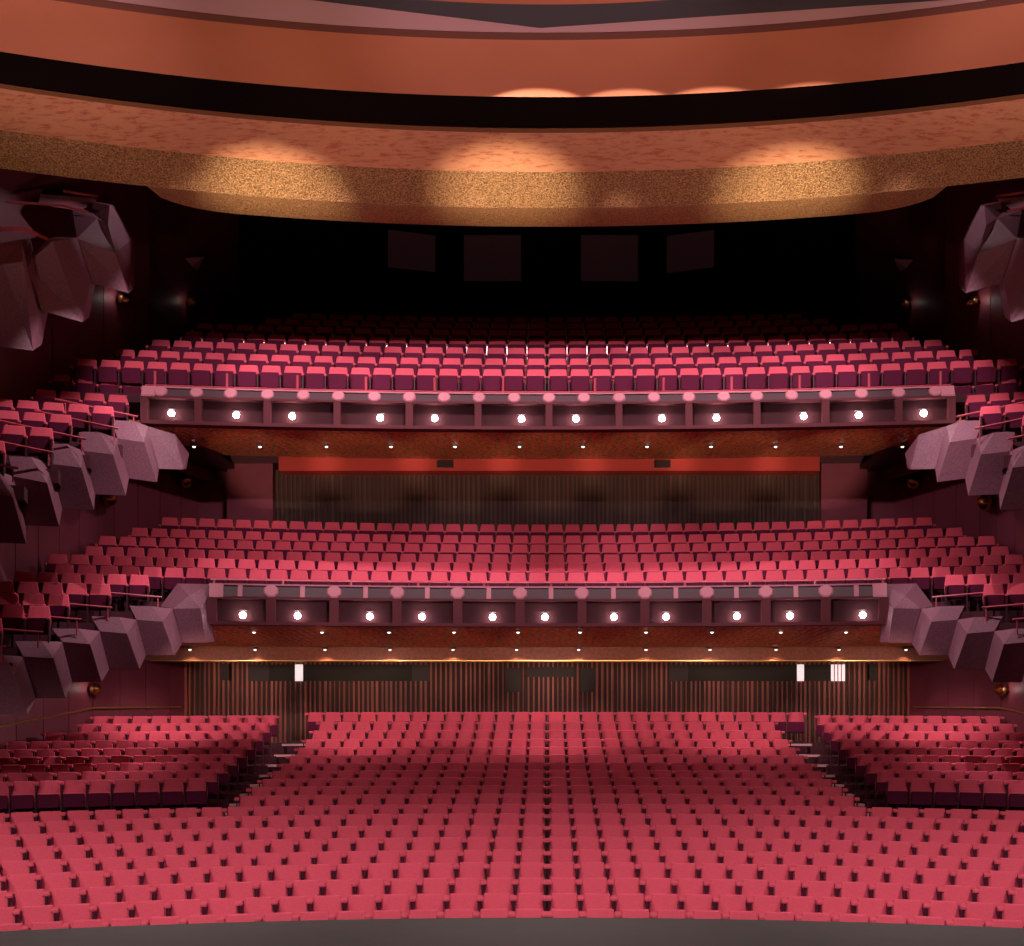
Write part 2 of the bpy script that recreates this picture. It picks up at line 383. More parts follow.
for s in seats:
    if s.get('single'): continue
    mx = Matrix.Translation(s['loc']) @ Matrix.Rotation(s['rot'], 4, 'Z') @ Matrix.Scale(s['sc'], 4)
    for nm, fn, mt in PARTS:
        mir = nm in ('armrest', 'side_standard')
        tv = '@' if s['block'][:1] in 't' or s['block'][:2] in ('s1', 's2') else ''
        tv = tv if s['block'] != 'stalls' and nm not in ('backrest', 'frame') else ''
        if s['block'] in ('t1', 's1') and nm[:4] == 'seat': tv = ''
        if s['block'] == 'side': tv = ''
        key = (nm+'_m' if (s['sg'] < 0 and mir) else nm)+tv
        vs, fs, mi = tpl[key]; mi = 3 if (nm == 'side_standard' and s['block'] == 't2' and s['row'] > 2) else mi; mb.add([mx @ v for v in vs], fs, mi)
        if s['inner'] and mir:
            vs, fs, mi = tpl[(nm if s['sg'] < 0 else nm+'_m')+tv]; dx = Vector((.04 if s['sg'] > 0 else -.04, 0, 0))
            mb.add([mx @ (v+dx) for v in vs], fs, mi)
o = mb.build('theatre_seats', [M['fabric'], M['pan'], M['metal'], M['grey_metal']])
tag(o, 'rows of red folding seats in the rear stalls and on both balconies', 'seats', kind='stuff')

# ------------------------------------------------------------------ walls
def wallstrip(pts, z0, z1, th=.25, mi=0, mb=None, seam=0):
    mb = mb or MB(); pts = [Vector((x, y, 0)) for x, y in pts]
    for a, b in zip(pts[:-1], pts[1:]):
        t = (b-a).normalized(); nrm = Vector((t.y, -t.x, 0))
        if nrm.x*a.x < 0: nrm = -nrm         # outwards
        L = (b-a).length; k = max(1, int(round(L/seam))) if seam else 1
        for i in range(k):
            p = a+t*(L*i/k+(.012 if seam else 0)); q = a+t*(L*(i+1)/k-(.012 if seam else 0))
            z00, z11 = z0, z1
            mb.add([p+Vector((0,0,z00)), q+Vector((0,0,z00)), q+nrm*th+Vector((0,0,z00)), p+nrm*th+Vector((0,0,z00)),
                    p+Vector((0,0,z11)), q+Vector((0,0,z11)), q+nrm*th+Vector((0,0,z11)), p+nrm*th+Vector((0,0,z11))],
                   [(0,3,2,1),(4,5,6,7),(0,1,5,4),(1,2,6,5),(2,3,7,6),(3,0,4,7)], mi)
        if seam:
            mb.add([a+nrm*.02+Vector((0,0,z0)), b+nrm*.02+Vector((0,0,z0)), b+nrm*.02+Vector((0,0,z1)), a+nrm*.02+Vector((0,0,z1))], [(0,1,2,3)], 1)
    return mb
W0 = [(-12.2, 38.6), (-13.9, 34.3), (-15.6, 28), (-16.8, 18), (-16.8, -2)]
W1 = [(-11.9, 38.6), (-13.5, 35), (-13.9, 28), (-14.2, 18)]
W2 = [(-11.0, 40), (-12.5, 34.0)]
W2b = [(-12.0, 33.8), (-13.9, 28.2), (-14.6, 18), (-15, 4)]
for side in ('left', 'right'):
    sg = -side_sign(side)
    fl = lambda L: [(x*sg, y) for x, y in L]
    struct(wallstrip(fl(W0), -1.5, H+1.4, seam=1.1), 'wall_%s_stalls' % side, [M['plum'], M['black']], 'plum panelled side wall of the stalls')
    struct(wallstrip(fl(W1), H+1.2, H+7.6, seam=1.1), 'wall_%s_balcony' % side, [M['plum'], M['black']], 'plum side wall of the lower balcony')
    m2 = wallstrip(fl(W2), H+7.2, H+17); wallstrip(fl(W2b), H+6.5, H+17, mb=m2, seam=1.9)
    m2.hull([Vector((x*sg*1.0, y, z)) for x, y in ((-12.0, 33.8), (-12.55, 34.0), (-12.25, 33.6)) for z in (H+7.2, H+17)])
    struct(m2, 'wall_%s_upper' % side, [M['plum'], M['black']], 'dark plum side wall of the upper balcony')
# back walls
def slatwall(name, x0, x1, D, z0, z1, ms, mbk, pitch, w, label):
    m = MB(); m.box(x0, x1, D, D+.3, z0, z1, 1)
    x = x0+pitch/2; 
    while x < x1:
        dw = random.choice((0, 0, .012, -.015)); m.box(x-w/2-dw, x+w/2+dw, D-.06, D, z0, z1, 0); x += pitch*random.choice((.9, 1, 1, 1.1))
    return struct(m, name, [ms, mbk], label)
slatwall('wall_back_stalls', -12.3, 12.4, 38.4, H-2.2, H+1.6, M['slat'], M['slat_back'], .165, .055, 'brown vertical slat wall behind the stalls')
slatwall('wall_back_balcony', -9.3, 9.35, 38.4, H+2.6, H+7.6, M['slat2'], M['slat_back'], .155, .05, 'dark slat wall behind the lower balcony')
m = MB()
for sg in (-1, 1):
    m.box(min(sg*9.3, sg*10.85), max(sg*9.3, sg*10.85), 38.0, 38.6, H+2.6, H+7.9)
    m.box(min(sg*10.85, sg*13.5), max(sg*10.85, sg*13.5), 38.5, 38.8, H+2.6, H+7.9)
struct(m, 'wall_back_piers', M['plum'], 'plum piers at the ends of the slat wall')
m = MB(); m.box(-13, 13, 40, 40.3, H+9, H+18); struct(m, 'wall_back_upper', M['black'], 'black rear wall above the upper balcony')
m = MB()
for sg in (-1, 1): m.box(sg*12.36-.09, sg*12.36+.09, 38.2, 38.4, H-2.2, H+1.3)
struct(m, 'trim_1', M['slat'], 'upright trim at the ends of the slat wall')
# gold handrails along the stalls walls and stepped gold edges by the tier walls
for side in ('left', 'right'):
    sg = side_sign(side)
    m = MB(); pts = [(sg*12.42, 38.0, H-.52), (sg*13.83, 34.25, H-.49), (sg*14.78, 30.7, H-.905), (sg*15.5, 28, H-1.22), (sg*16.2, 22.3, H-1.9)]
    m.tube(pts, .028, 8)
    o = m.build('handrail', M['gold']); tag(o, 'thin gold handrail on the %s wall of the stalls' % side, 'handrail', 'gold handrails')
    for D, p in ((36, 1),): pass
    mz = MB()
    for i in range(5):
        x = (13.3, 13.35, 13.35, 13.4, 13.0)[i]; D = T1D[i]; aa = sg*(x+.08)/(D-RC)
        a = arcpt(D-.7, aa, T1Z[i]-.95); b = arcpt(D+.25, aa, T1Z[i]-.95); c = b.copy(); c.z = H+T1Z[i+1]-.95
        mz.tube([a, b], .022, 6); mz.tube([b, c], .022, 6)
    o = mz.build('stair_edge', M['gold']); tag(o, 'stepped gold edge strip by the %s wall of the lower balcony' % side, 'edge strip', 'stepped gold edge strips')
    mz = MB()
    for i in range(3):
        D = T2D[i]; aa = sg*(T2X[i]+.15)/(D-T2C)
        a = arcpt(D-.7, aa, T2Z[i]-.9, T2C); b = arcpt(D+.3, aa, T2Z[i]-.9, T2C); c = b.copy(); c.z = H+T2Z[i+1]-.9
        mz.tube([a, b], .022, 6); mz.tube([b, c], .022, 6)
    o = mz.build('stair_edge', M['gold']); tag(o, 'stepped gold edge strip by the %s wall of the upper balcony' % side, 'edge strip', 'stepped gold edge strips')

# ------------------------------------------------------------------ tier floors, soffits
def tier_floor(name, Ds, Zs, off, cy, amax, d_end, label, sc=1.0):
    m = MB()
    for i, (d, z) in enumerate(zip(Ds, Zs)):
        zf = z-SEAT_TOP*sc; d1 = Ds[i+1]-.72 if i < len(Ds)-1 else d_end
        m.sweep([(d-.72, zf-.5), (d-.72, zf), (d1, zf), (d1, zf-.5)], -amax(d), amax(d), 40, cy)
    return struct(m, name, M['carpet'], label)
tier_floor('floor_lower_balcony', T1D, T1Z, 0, RC, lambda d: 13.9/(d-RC), 39, 'dark stepped floor of the lower balcony')
tier_floor('floor_upper_balcony', T2D, T2Z, 0, T2C, lambda d: 13.2/(d-T2C), 40.2, 'dark stepped floor of the upper balcony', 1.1)
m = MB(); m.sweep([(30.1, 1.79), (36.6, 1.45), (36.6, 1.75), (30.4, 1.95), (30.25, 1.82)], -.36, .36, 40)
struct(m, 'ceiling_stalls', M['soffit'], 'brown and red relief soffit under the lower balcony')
m = MB(); m.box(-13.4, 13.4, 36.45, 38.8, H+1.02, H+1.6); struct(m, 'ceiling_beam_stalls', M['beam2'], 'brown beam behind the stalls soffit')
m = MB(); m.box(-12.9, 12.9, 36.40, 36.45, H+1.0, H+1.035); struct(m, 'trim_2', M['gold'], 'thin gold edge of the brown beam')
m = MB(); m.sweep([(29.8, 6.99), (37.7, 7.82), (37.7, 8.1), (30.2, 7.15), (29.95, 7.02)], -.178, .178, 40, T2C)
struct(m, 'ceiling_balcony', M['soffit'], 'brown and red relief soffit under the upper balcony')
m = MB(); m.box(-9.0, 9.15, 37.6, 38.5, H+7.42, H+8.0); struct(m, 'ceiling_beam_balcony', M['beam'], 'red beam over the dark slat wall')
m = MB(); m.box(-13.9, 13.9, 37.9, 40.2, H+7.75, H+8.1); struct(m, 'ceiling_rear_balcony', M['dark_plum'])
m = MB()
for sg in (-1, 1): m.box(min(sg*10.6, sg*14.2), max(sg*10.6, sg*14.2), 29.2, 38.4, H+7.55, H+7.7)
struct(m, 'ceiling_side_balcony', M['dark_plum'])

# ------------------------------------------------------------------ balcony fronts
def px_ang(px, d, cy):      # arc angle at which the arc of centre-line depth d passes direction px
    lo_, hi_ = -.6, .6
    for _ in range(50):
        a = (lo_+hi_)/2; x = (d-cy)*math.sin(a); y = cy+(d-cy)*math.cos(a)
        if x/y < (px-PX)/F: lo_ = a
        else: hi_ = a
    return a
def front(name, d, cy, yb, yt, yc, px0, px1, ribs, knobs, posts, railz, rails, lamps, lampy, label, which):
    a0, a1 = px_ang(px0, d, cy), px_ang(px1, d, cy)
    zb, zt, zc = (PY-yb)*d/F, (PY-yt)*d/F, (PY-yc)*(d+.3)/F
    root = tag(bpy.data.objects.new(name, None), label, 'balcony front'); COL.objects.link(root); root.location = arcpt(d, 0, zb, cy); root['kind'] = 'structure'
    L = root.location
    m = MB(); m.sweep([(d+.2, zb), (d+.2, zt), (d+.4, zt), (d+.4, zb)], a0, a1, 40, cy); m.sweep([(d, zb-.0), (d, zb+.05), (d+.3, zb+.05), (d+.3, zb)], a0, a1, 40, cy)
    m.build('panel', M['fascia'], root, None).matrix_parent_inverse = Matrix.Translation(-L)
    m = MB()
    m.sweep([(d-.02, zb-.03), (d-.02, zb+.06), (d+.35, zb+.06), (d+.35, zb-.03)], a0, a1, 40, cy)
    m.sweep([(d-.02, zt-.03), (d-.02, zt+.03), (d+.35, zt+.03), (d+.35, zt-.03)], a0, a1, 40, cy)
    m.build('band', M['fascia_rib'], root).matrix_parent_inverse = Matrix.Translation(-L)
    m = MB(); m.sweep([(d, zt+.03), (d+.16, zc), (d+.42, zc), (d+.42, zt+.03)], a0, a1, 40, cy)
    m.build('grille', M['grille'], root).matrix_parent_inverse = Matrix.Translation(-L)
    m = MB(); m.sweep([(d+.12, zc-.0), (d+.12, zc+.04), (d+.46, zc+.04), (d+.46, zc)], a0, a1, 40, cy)
    for e in (a0, a1):
        w_ = .35/(d-cy); s_ = 1 if e < 0 else -1
        m.sweep([(d-.03, zt+.0), (d+.12, zc+.03), (d+.3, zc+.03), (d+.3, zt)], e, e+s_*w_, 2, cy)
    m.build('cornice', M['cornice'], root).matrix_parent_inverse = Matrix.Translation(-L)
    for q in [px0+3]+ribs+[px1-3]:
        a = px_ang(q, d, cy); w_ = (.12 if which == 'lower' else .09)/(d-cy); m = MB()
        m.sweep([(d-.015, zb), (d-.015, zt), (d+.3, zt), (d+.3, zb)], a-w_, a+w_, 2, cy)
        m.build('rib', M['fascia_rib'], root).matrix_parent_inverse = Matrix.Translation(-L)
    for q in knobs:
        a = px_ang(q, d, cy); c = arcpt(d+.06, a, (zt+zc)/2+.02, cy); big = .17 if which == 'lower' else .15
        m = MB(); n_ = Matrix.Translation(c) @ Matrix.Rotation(-a, 4, 'Z') @ Matrix.Rotation(math.radians(62), 4, 'X')
        m.lathe([(big*1.2, -.05), (big*1.2, .0), (big*1.0, .03)], n_ @ Matrix.Rotation(math.pi/8, 4, 'Z'), 8)
        m.build('boss', M['cornice'], root).matrix_parent_inverse = Matrix.Translation(-L)
    if which == 'lower':
        for q in [(u+v)/2 for u, v in zip([px0]+ribs, ribs+[px1])]:
            a = px_ang(q, d, cy); w_ = .06/(d-cy); m = MB()
            m.sweep([(d-.02, zt+.0), (d+.13, zc+.02), (d+.2, zc+.02), (d+.2, zt)], a-w_, a+w_, 1, cy)
            m.build('divider', M['cornice'], root).matrix_parent_inverse = Matrix.Translation(-L)
    # guard rail
    rr = tag(bpy.data.objects.new('guard_rail', None), 'red guard rail on slim posts along the %s balcony front' % which, 'rail'); COL.objects.link(rr)
    rr.location = arcpt(d+.5, 0, zc, cy)
    m = MB(); m.tube([arcpt(d+.5, a0+(a1-a0)*i/40, railz, cy) for i in range(41)], .022, 6)
    m.build('rail', M['rail'], rr).matrix_parent_inverse = Matrix.Translation(-rr.location)
    for q in posts:
        a = px_ang(q, d+.5, cy); m = MB(); pz = arcpt(d+.5, a, zc-.05, cy)
        m.tube([pz, arcpt(d+.5, a, rails, cy)], .035, 8)
        m.build('post', M['rail'], rr).matrix_parent_inverse = Matrix.Translation(-rr.location)
    for i, q in enumerate(lamps):
        a = px_ang(q, d, cy); yl = lampy[0] if q < 0 else lampy
        c = arcpt(d+.10, a, (PY-lampy)*d/F, cy)
        if i == 0 or i == len(lamps)-1: c.z += .0
        t = thing('balcony_spotlight', c, 'round glowing white lamp in the %s balcony front, %s from the left' % (which, ONE[i]), 'lamp', 'white lamps in the %s balcony front' % which, -a)
        hm = MB(); hm.lathe([(.06, -.10), (.06, 0), (.045, .04), (.02, .045)], Matrix.Translation((0, .06, 0)) @ Matrix.Rotation(math.pi/2, 4, 'X'), 16)
        hm.build('housing', M['housing'], t, smooth=True)
        bm_ = MB(); bm_.box(-.09, .09, .05, .12, .13, .145); bm_.box(-.012, .012, .06, .12, .05, .14); bm_.build('bracket', M['housing'], t)
        lm = MB(); lm.lathe([(.001, .19), (.045, .18), (.075, .15), (.085, .11), (.075, .07), (.045, .04), (.03, .03)], Matrix.Translation((0, .06, 0)) @ Matrix.Rotation(math.pi/2, 4, 'X'), 16)
        lm.build('lens', M['bulb'], t, smooth=True)
front('balcony_front', 29.7, T2C, 428.5, 403, 396, 141, 955, [198,267,337,409,478,549,619,689,757,826,899],
      [160,196,230,267,303,338,374,409,444,479,514,549,584,619,654,689,724,757,792,826,862,899,936],
      [155,227,297.5,366,434.6,503,595,663.5,731.6,799.6,869,940.6], 8.08, 8.45,
      [171,236,292,380,434.6,521.5,576,662,716.6,804,859,924], 418.5, 'upper balcony front with twelve recessed lamp bays', 'upper')
front('balcony_front', 30.0, RC, 625.5, 600, 588.5, 209, 887, [270.7,334,397,457.5,520,582,645,707,766,826],
      [270.7,334,397,457.5,520,582,645,707,766,826],
      [214,283,351,418,484,551,618,685,750,815,883], 2.97, 2.96,
      [242.7,297.5,369.7,422,492.5,545,614,666,737,790,863], 617, 'lower balcony front with eleven recessed lamp bays', 'lower')

# soffit downlights
def downlights(pxs, py, D, grp, lab, e=12):
    for i, q in enumerate(pxs):
        p = P(q, py, D)
        t = thing('downlight', p, lab % ONE[i], 'downlight', grp)
        m = MB(); m.lathe([(.05, .03), (.085, .03), (.09, 0), (.06, -.02)], Matrix.Identity(4), 12); m.build('ring', M['housing'], t)
        m = MB(); m.lathe([(.04, .02), (.045, -.02), (.038, -.04), (.015, -.05)], Matrix.Identity(4), 12); m.build('bulb', M['down'], t)
        spot(p-Vector((0, .0, .09)), p-Vector((0, 0, 1)), e*2, 120, (1, .75, .6), .6, .0, 'downlight_light')
def soffD(py, d0, z0, d1, z1):   # depth at which direction py meets a sloping soffit
    k = (PY-py)/F; m_ = (z1-z0)/(d1-d0); return (z0-m_*d0)/(k-m_)
downlights([194,260,326.5,391,455,519.6,583,647,711,775.6,841,902.5], 446, soffD(446, 29.75, 6.99, 37.7, 7.82)-.25, 'downlights under the upper balcony', 'small white downlight under the upper balcony, %s from the left', 9)
downlights([254,322,389,454,518,580,646,712,780.7,846], 631.5, soffD(631.5, 30.05, 1.79, 36.6, 1.45)-.3, 'front downlights under the lower balcony', 'small white downlight in the front line under the lower balcony, %s from left', 9)
downlights([190,255,325,390,453,516.5,578.7,646,710,776,839,906], 649, 36.2, 'rear downlights under the lower balcony', 'small white downlight in the rear line under the lower balcony, %s from left', 14)

# ------------------------------------------------------------------ faceted box fronts
def zp(x, y, oy, D, sg=-1):
    px = x/3.94; py = oy+y/3.94
    if sg > 0: px = 2*PX-px
    return P(px, py, D)
def unit(e, f, a, b, c, d, D, Dn, an, dn, oy, sg, label, grp):
    pts = [zp(*a, oy, D, sg), zp(*b, oy, D, sg), zp(*c, oy, D+.12, sg), zp(*d, oy, D+.12, sg),
           zp(*e, oy, D+.3, sg), zp(*f, oy, D+.3, sg)]
    if an: pts += [zp(*an, oy, Dn-.02, sg), zp(*dn, oy, Dn+.1, sg)]
    # body behind
    q = zp(*a, oy, D, sg); pts += [q+Vector((0*sg, .75, -.05)), q+Vector((0, .75, -.75))]
    m = MB(); m.hull(pts); loc = zp(*d, oy, D+.12, sg)
    o = m.build('faceted_box_front', M['facet'], None, loc); tag(o, label, 'box front', grp)
    return o
LOW = [((510,180),(600,182),(537,235),(640,243),(688,375),(575,375)),
       ((360,222),(470,225),(392,280),(500,290),(550,430),(430,430)),
       ((205,270),(310,270),(245,322),(355,332),(400,480),(285,482)),
       ((60,320),(165,320),(92,380),(210,387),(258,545),(140,545)),
       ((-95,372),(10,374),(-58,440),(55,452),(110,610),(-12,610))]
UPP = [((440,158),(530,162),(463,230),(568,245),(618,402),(508,388)),
       ((310,202),(392,206),(330,280),(445,293),(495,455),(375,450)),
       ((175,250),(262,252),(200,330),(320,345),(370,513),(245,507)),
       ((35,300),(122,303),(52,380),(185,405),(233,578),(100,572)),
       ((-105,350),(-20,352),(-85,432),(50,462),(102,645),(-30,640))]
for side in ('left', 'right'):
    sg = side_sign(side)
    for i, (e, f, a, b, c, d) in enumerate(LOW):
        D = 28.0-1.0*i
        if i == 0: an, dn, Dn = (683, 192), (720, 325), 28.9
        else: an, dn, Dn = LOW[i-1][2], LOW[i-1][5], D+1.0
        unit(e, f, a, b, c, d, D, Dn, an, dn, 560, sg, 'faceted plum box front on the %s of the lower balcony, %s from the balcony end' % (side, ONE[i+1]), 'faceted box fronts beside the lower balcony')
    pts = [zp(700,92,560,29.9,sg), zp(828,95,560,29.7,sg), zp(818,148,560,29.2,sg), zp(745,140,560,29.0,sg), zp(632,182,560,29.3,sg), zp(683,192,560,28.8,sg),
           zp(790,190,560,28.8,sg), zp(845,322,560,29.2,sg), zp(720,326,560,28.95,sg), zp(810,325,560,28.95,sg), zp(690,230,560,30,sg)]
    m = MB(); m.hull(pts); o = m.build('faceted_box_front', M['facet'], None, zp(720,326,560,28.95,sg))
    tag(o, 'faceted plum block joined to the %s end of the lower balcony front' % side, 'box front', 'faceted box fronts beside the lower balcony')
    for i, (e, f, a, b, c, d) in enumerate(UPP):
        D = 28.0-1.0*i
        if i == 0: an, dn, Dn = (582, 182), (626, 350), 28.9
        else: an, dn, Dn = UPP[i-1][2], UPP[i-1][5], D+1.0
        unit(e, f, a, b, c, d, D, Dn, an, dn, 380, sg, 'faceted plum box front on the %s of the upper balcony, %s from the balcony end' % (side, ONE[i+1]), 'faceted box fronts beside the upper balcony')
    pts = [zp(582,182,380,28.9,sg), zp(690,215,380,29.1,sg), zp(745,290,380,29.7,sg), zp(735,350,380,29.7,sg), zp(722,352,380,29.1,sg), zp(626,350,380,28.95,sg), zp(600,190,380,30,sg), zp(640,340,380,30,sg)]
    m = MB(); m.hull(pts); o = m.build('faceted_box_front', M['facet'], None, zp(626,350,380,28.95,sg))
    tag(o, 'faceted plum block joined to the %s end of the upper balcony front' % side, 'box front', 'faceted box fronts beside the upper balcony')
    # end cheeks of the balcony fronts
    # the large top boxes
    T = lambda x, y, D: zp(x, y, 180, D, sg)
    V1 = dict(H=(245,222,28.2), F=(285,120,28.9), Pp=(360,128,29.3), A=(365,85,29.4), B=(432,100,29.1), D=(510,240,29.6), D2=(514,430,29.6), J=(505,445,28.5), K=(355,405,27.9), G=(303,230,27.6), C=(425,178,28.4), E=(382,150,28.6), I=(455,287,28.1))
    B1 = (V1, ['A B C E Pp', 'B D C', 'C D D2 J I', 'F Pp E', 'F E G', 'F G H', 'E C I G', 'G I J K'], 'H F Pp A B D D2 J K G'.split())
    V2 = dict(g=(105,330,26.0), a=(188,232,27.0), b=(300,228,27.5), c=(355,405,27.7), e=(325,560,26.8), f=(165,515,26.0), h=(206,242,26.2), q=(60,330,26.9))
    B2 = (V2, ['a b h', 'h b c e', 'g a h', 'g h e f'], 'g a b c e f'.split())
    V3 = dict(a=(85,235,26.0), b=(90,322,25.0), c=(10,332,24.9), s=(-60,350,24.6), d=(155,540,25.9), e=(130,672,25.4), f=(-60,650,24.6), t=(-60,262,25.4))
    B3 = (V3, ['t a c s', 'a b c', 'a d b', 'b d e', 's c b e f'], 't a d e f s'.split())
    nm = ('high faceted box front on the %s wall above the upper balcony, farthest from the stage', 'high faceted box front on the %s wall, between its two neighbours', 'high faceted box front on the %s wall, nearest the stage')
    for q, (V, fs, ol) in enumerate((B1, B2, B3)):
        keys = list(V); vs = [T(*V[k]) for k in keys]; nb = len(vs)
        vs += [v+Vector((sg*.25, 1.0, .45)) for v in vs]
        m = MB(); m.add(vs, [tuple(keys.index(x) for x in f.split()) for f in fs]+[tuple(nb+keys.index(x) for x in f.split()) for f in fs]
                        +[(keys.index(u), keys.index(v), nb+keys.index(v), nb+keys.index(u)) for u, v in zip(ol, ol[1:]+ol[:1])])
        o = m.build('faceted_box_front', M['facet'], None, T(*list(V.values())[3])); tag(o, nm[q] % side, 'box front', 'high faceted box fronts on the upper walls')
    # parapet of the top boxes
    m = MB(); m.hull([T(160,55,29.3), T(385,72,30.0), T(365,130,29.7), T(150,95,29.0), T(160,55,30.3), T(385,72,31), T(365,130,30.8), T(150,95,30)])
    o = m.build('box_parapet', M['cornice'], None, T(150,95,29)); tag(o, 'smooth pink parapet of the highest box on the %s wall' % side, 'parapet', 'pink parapets of the highest boxes')
    for pts, rr_, lb in (([T(250,43,29.3), T(385,66,30.0), T(388,78,30.0)], .04, 'highest'), ([T(20,85,28.0), T(240,100,28.6), T(345,125,28.7)], .03, 'middle'), ([T(-40,195,25.8), T(60,192,25.6), T(110,195,25.6), T(185,232,26.5)], .04, 'lowest')):
        m = MB(); m.tube(pts, rr_, 6); o = m.build('box_handrail', M['rail'], None, pts[0]); tag(o, 'thin red handrail of the high boxes on the %s wall, the %s one' % (side, lb), 'handrail', 'red handrails of the high boxes')


# ------------------------------------------------------------------ slips (side rows): floors and rails
for side in ('left', 'right'):
    sg = side_sign(side)
    for nm, SL, sc, dx in (('lower', SL1, 1.0, 0), ('upper', SL2, 1.05, 0)):
        m = MB()
        for j, (D, z, x0, x1) in enumerate(SL):
            d = dc(D); zf = z-sc
            m.sweep([(d-.4, zf-.3), (d-.4, zf), (d+.62, zf), (d+.62, zf-.3)], sg*(x0-.02)/(d-RC), sg*14.1/(d-RC), 8)
        struct(m, 'floor_%s_%s_slips' % (side, nm), M['carpet'])
        for j, (D, z, x0, x1) in enumerate(SL):
            d = dc(D)-.8; zr = z-.75 if nm == 'upper' else z-.65
            if nm == 'upper' and j == 0: continue
            r = thing('slip_rail', arcpt(d, sg*x0/(d-RC), z-sc), 'red rail before the %s side row of the %s balcony on the %s' % (ONE[j], nm, side), 'rail', 'red rails of the side rows')
            sl = .16 if nm == 'upper' else .07
            m = MB(); m.tube([arcpt(d, sg*((x0-.2)+1.9*i/8)/(d-RC), zr+sl*1.9*i/8) for i in range(9)], .028, 6)
            m.build('rail', M['rail'], r).matrix_parent_inverse = Matrix.Translation(-r.location)
            for i in range(2):
                x = x0-.1+i*1.6; a = sg*x/(d-RC); m = MB(); m.tube([arcpt(d, a, z-sc), arcpt(d, a, zr+sl*(x-x0+.2))], .018, 6)
                m.build('post', M['rail'], r).matrix_parent_inverse = Matrix.Translation(-r.location)

# ------------------------------------------------------------------ ceiling shells
def E(y, D): return (D, (PY-y)*D/F)
m = MB(); m.sweep([E(208, 28.0), E(172, 27.0), (27.0, 13.2), (28.4, 13.2)], -.62, .62, 80)
struct(m, 'ceiling_gold_band', M['goldband'], 'glittering gold lower band of the ceiling')
m = MB(); rings = []
for i in range(81):
    a = -.25+.50*i/80; t = min(1, max(0, (abs(a)-.20)/.05)); k = math.sqrt(max(0, 1-t*t)) if t > 0 else 1
    d1 = 28.0+1.35*k+.02
    rings.append([arcpt(d, a, z) for d, z in ((28.0, 12.09), (d1, 12.09+.10*k), (d1+.05, 12.5), (28.0, 12.5))])
m.loft(rings); struct(m, 'ceiling_gold_lip', M['goldband'], 'darker gold underside below the gold band')
m = MB(); m.sweep([E(172, 26.99), E(133, 25.5), (25.6, 13.3), (26.99, 13.3)], -.62, .62, 80)
struct(m, 'ceiling_orange_band', M['mottle'], 'mottled orange ceiling band above the gold')
m = MB(); m.sweep([(25.39, 12.81), (25.39, 14.3), (25.55, 14.3), (25.55, 12.81)], -.62, .62, 80)  # added sheet; its black stands in for the shade inside the slot
struct(m, 'ceiling_slot_shade', M['black'], 'added black face standing in for the dark slot between the ceiling shells')
m = MB(); m.sweep([E(133, 25.5), E(128.5, 25.37), (25.45, 12.83), (25.6, 13.2)], -.62, .62, 80)
struct(m, 'ceiling_edge_1', mat('brown_shell_edge', (.22, .075, .025), .7))
m = MB(); m.sweep([E(97, 22.0), E(40, 20.1), (20.1, 12.1), (22.0, 12.1)], -.7, .7, 80)
struct(m, 'ceiling_orange_shell', M['orange'], 'broad smooth orange ceiling shell')
m = MB(); m.sweep([E(40, 20.08), E(33, 19.98), (20.05, 11.765), (20.08, 11.75)], -.7, .7, 80)
struct(m, 'ceiling_edge_2', M['orange_dark'])
m = MB(); m.sweep([(19.99, 11.745), (19.99, 14), (20.2, 14), (20.2, 11.745)], -.7, .7, 80)
struct(m, 'ceiling_pink_fascia', M['pink'], 'pink upright face above the orange shell')
# grey bridge soffit whose rear edge forms a flat V
z9 = 11.55
def on(px, py): k = (PY-py)/F; D = z9/k; return Vector(((px-PX)/F*D, D, H+z9))
A_ = on(310, 0); B_ = on(540, 28); C_ = on(947, 0)
A2 = B_+(A_-B_)*3; C2 = B_+(C_-B_)*2.4
vs = [A2, B_, C2, Vector((C2.x, 12, H+z9)), Vector((A2.x, 12, H+z9))]
m = MB(); m.add(vs+[v+Vector((0, 0, .5)) for v in vs], [(0,1,2,3,4), (9,8,7,6,5)]+[(i, i+5, (i+1) % 5+5, (i+1) % 5) for i in range(5)])
struct(m, 'ceiling_bridge', M['grey'], 'dark grey bridge soffit with a shallow V edge')
m = MB(); m.sweep([(18.75, 11.5), (16.5, 10.9), (16.5, 11.2), (18.75, 11.54)], -.16, .2, 40, 2.0)
struct(m, 'ceiling_orange_front', M['orange'])
m = MB(); m.box(-18, 18, 10, 41, H+17, H+17.3)
struct(m, 'ceiling', M['black'], 'black ceiling void')

# ------------------------------------------------------------------ booth windows, screens
def slab(name, px0, px1, py0, py1, D, mt, th=.06, label=None, cat=None, grp=None, kind=None, frame=True):
    a = P(px0, py1, D); b = P(px1, py0, D); c = (a+b)/2
    m = MB(); m.box(a.x, b.x, D, D+th, a.z, b.z); o = m.build(name, mt, None, Vector((c.x, D, a.z)))
    return tag(o, label, cat, grp, kind)
WINS = [(248,269,664.5,681,'glassgrey'),(269,295,664.5,681,'glassdark'),(295,303,664.5,681,'white'),(303,412,664.5,681,'glassdark'),(412,430,664.5,681,'glassgrey'),
        (505,520,668,692,'glassgrey'),(527,574,667,677,'glassgrey'),(581,595,668,692,'glassgrey'),(669,688,664.5,681,'glassgrey'),(688,797,664.5,681,'glassdark'),(797,804,664.5,681,'white'),(804,831,664.5,681,'glassdark'),(831,845,664.5,681,'white')]
for i, (a, b, c, d, mt) in enumerate(WINS):
    slab('window_%d' % (i+1), a, b, c, d, 38.28, M[mt], .12, kind='structure', label='small control booth window in the slat wall')
for q in (834.5, 838, 841.5): slab('window_bar', q-.4, q+.4, 664.5, 681, 38.24, M['cornice'], .03, kind='structure')
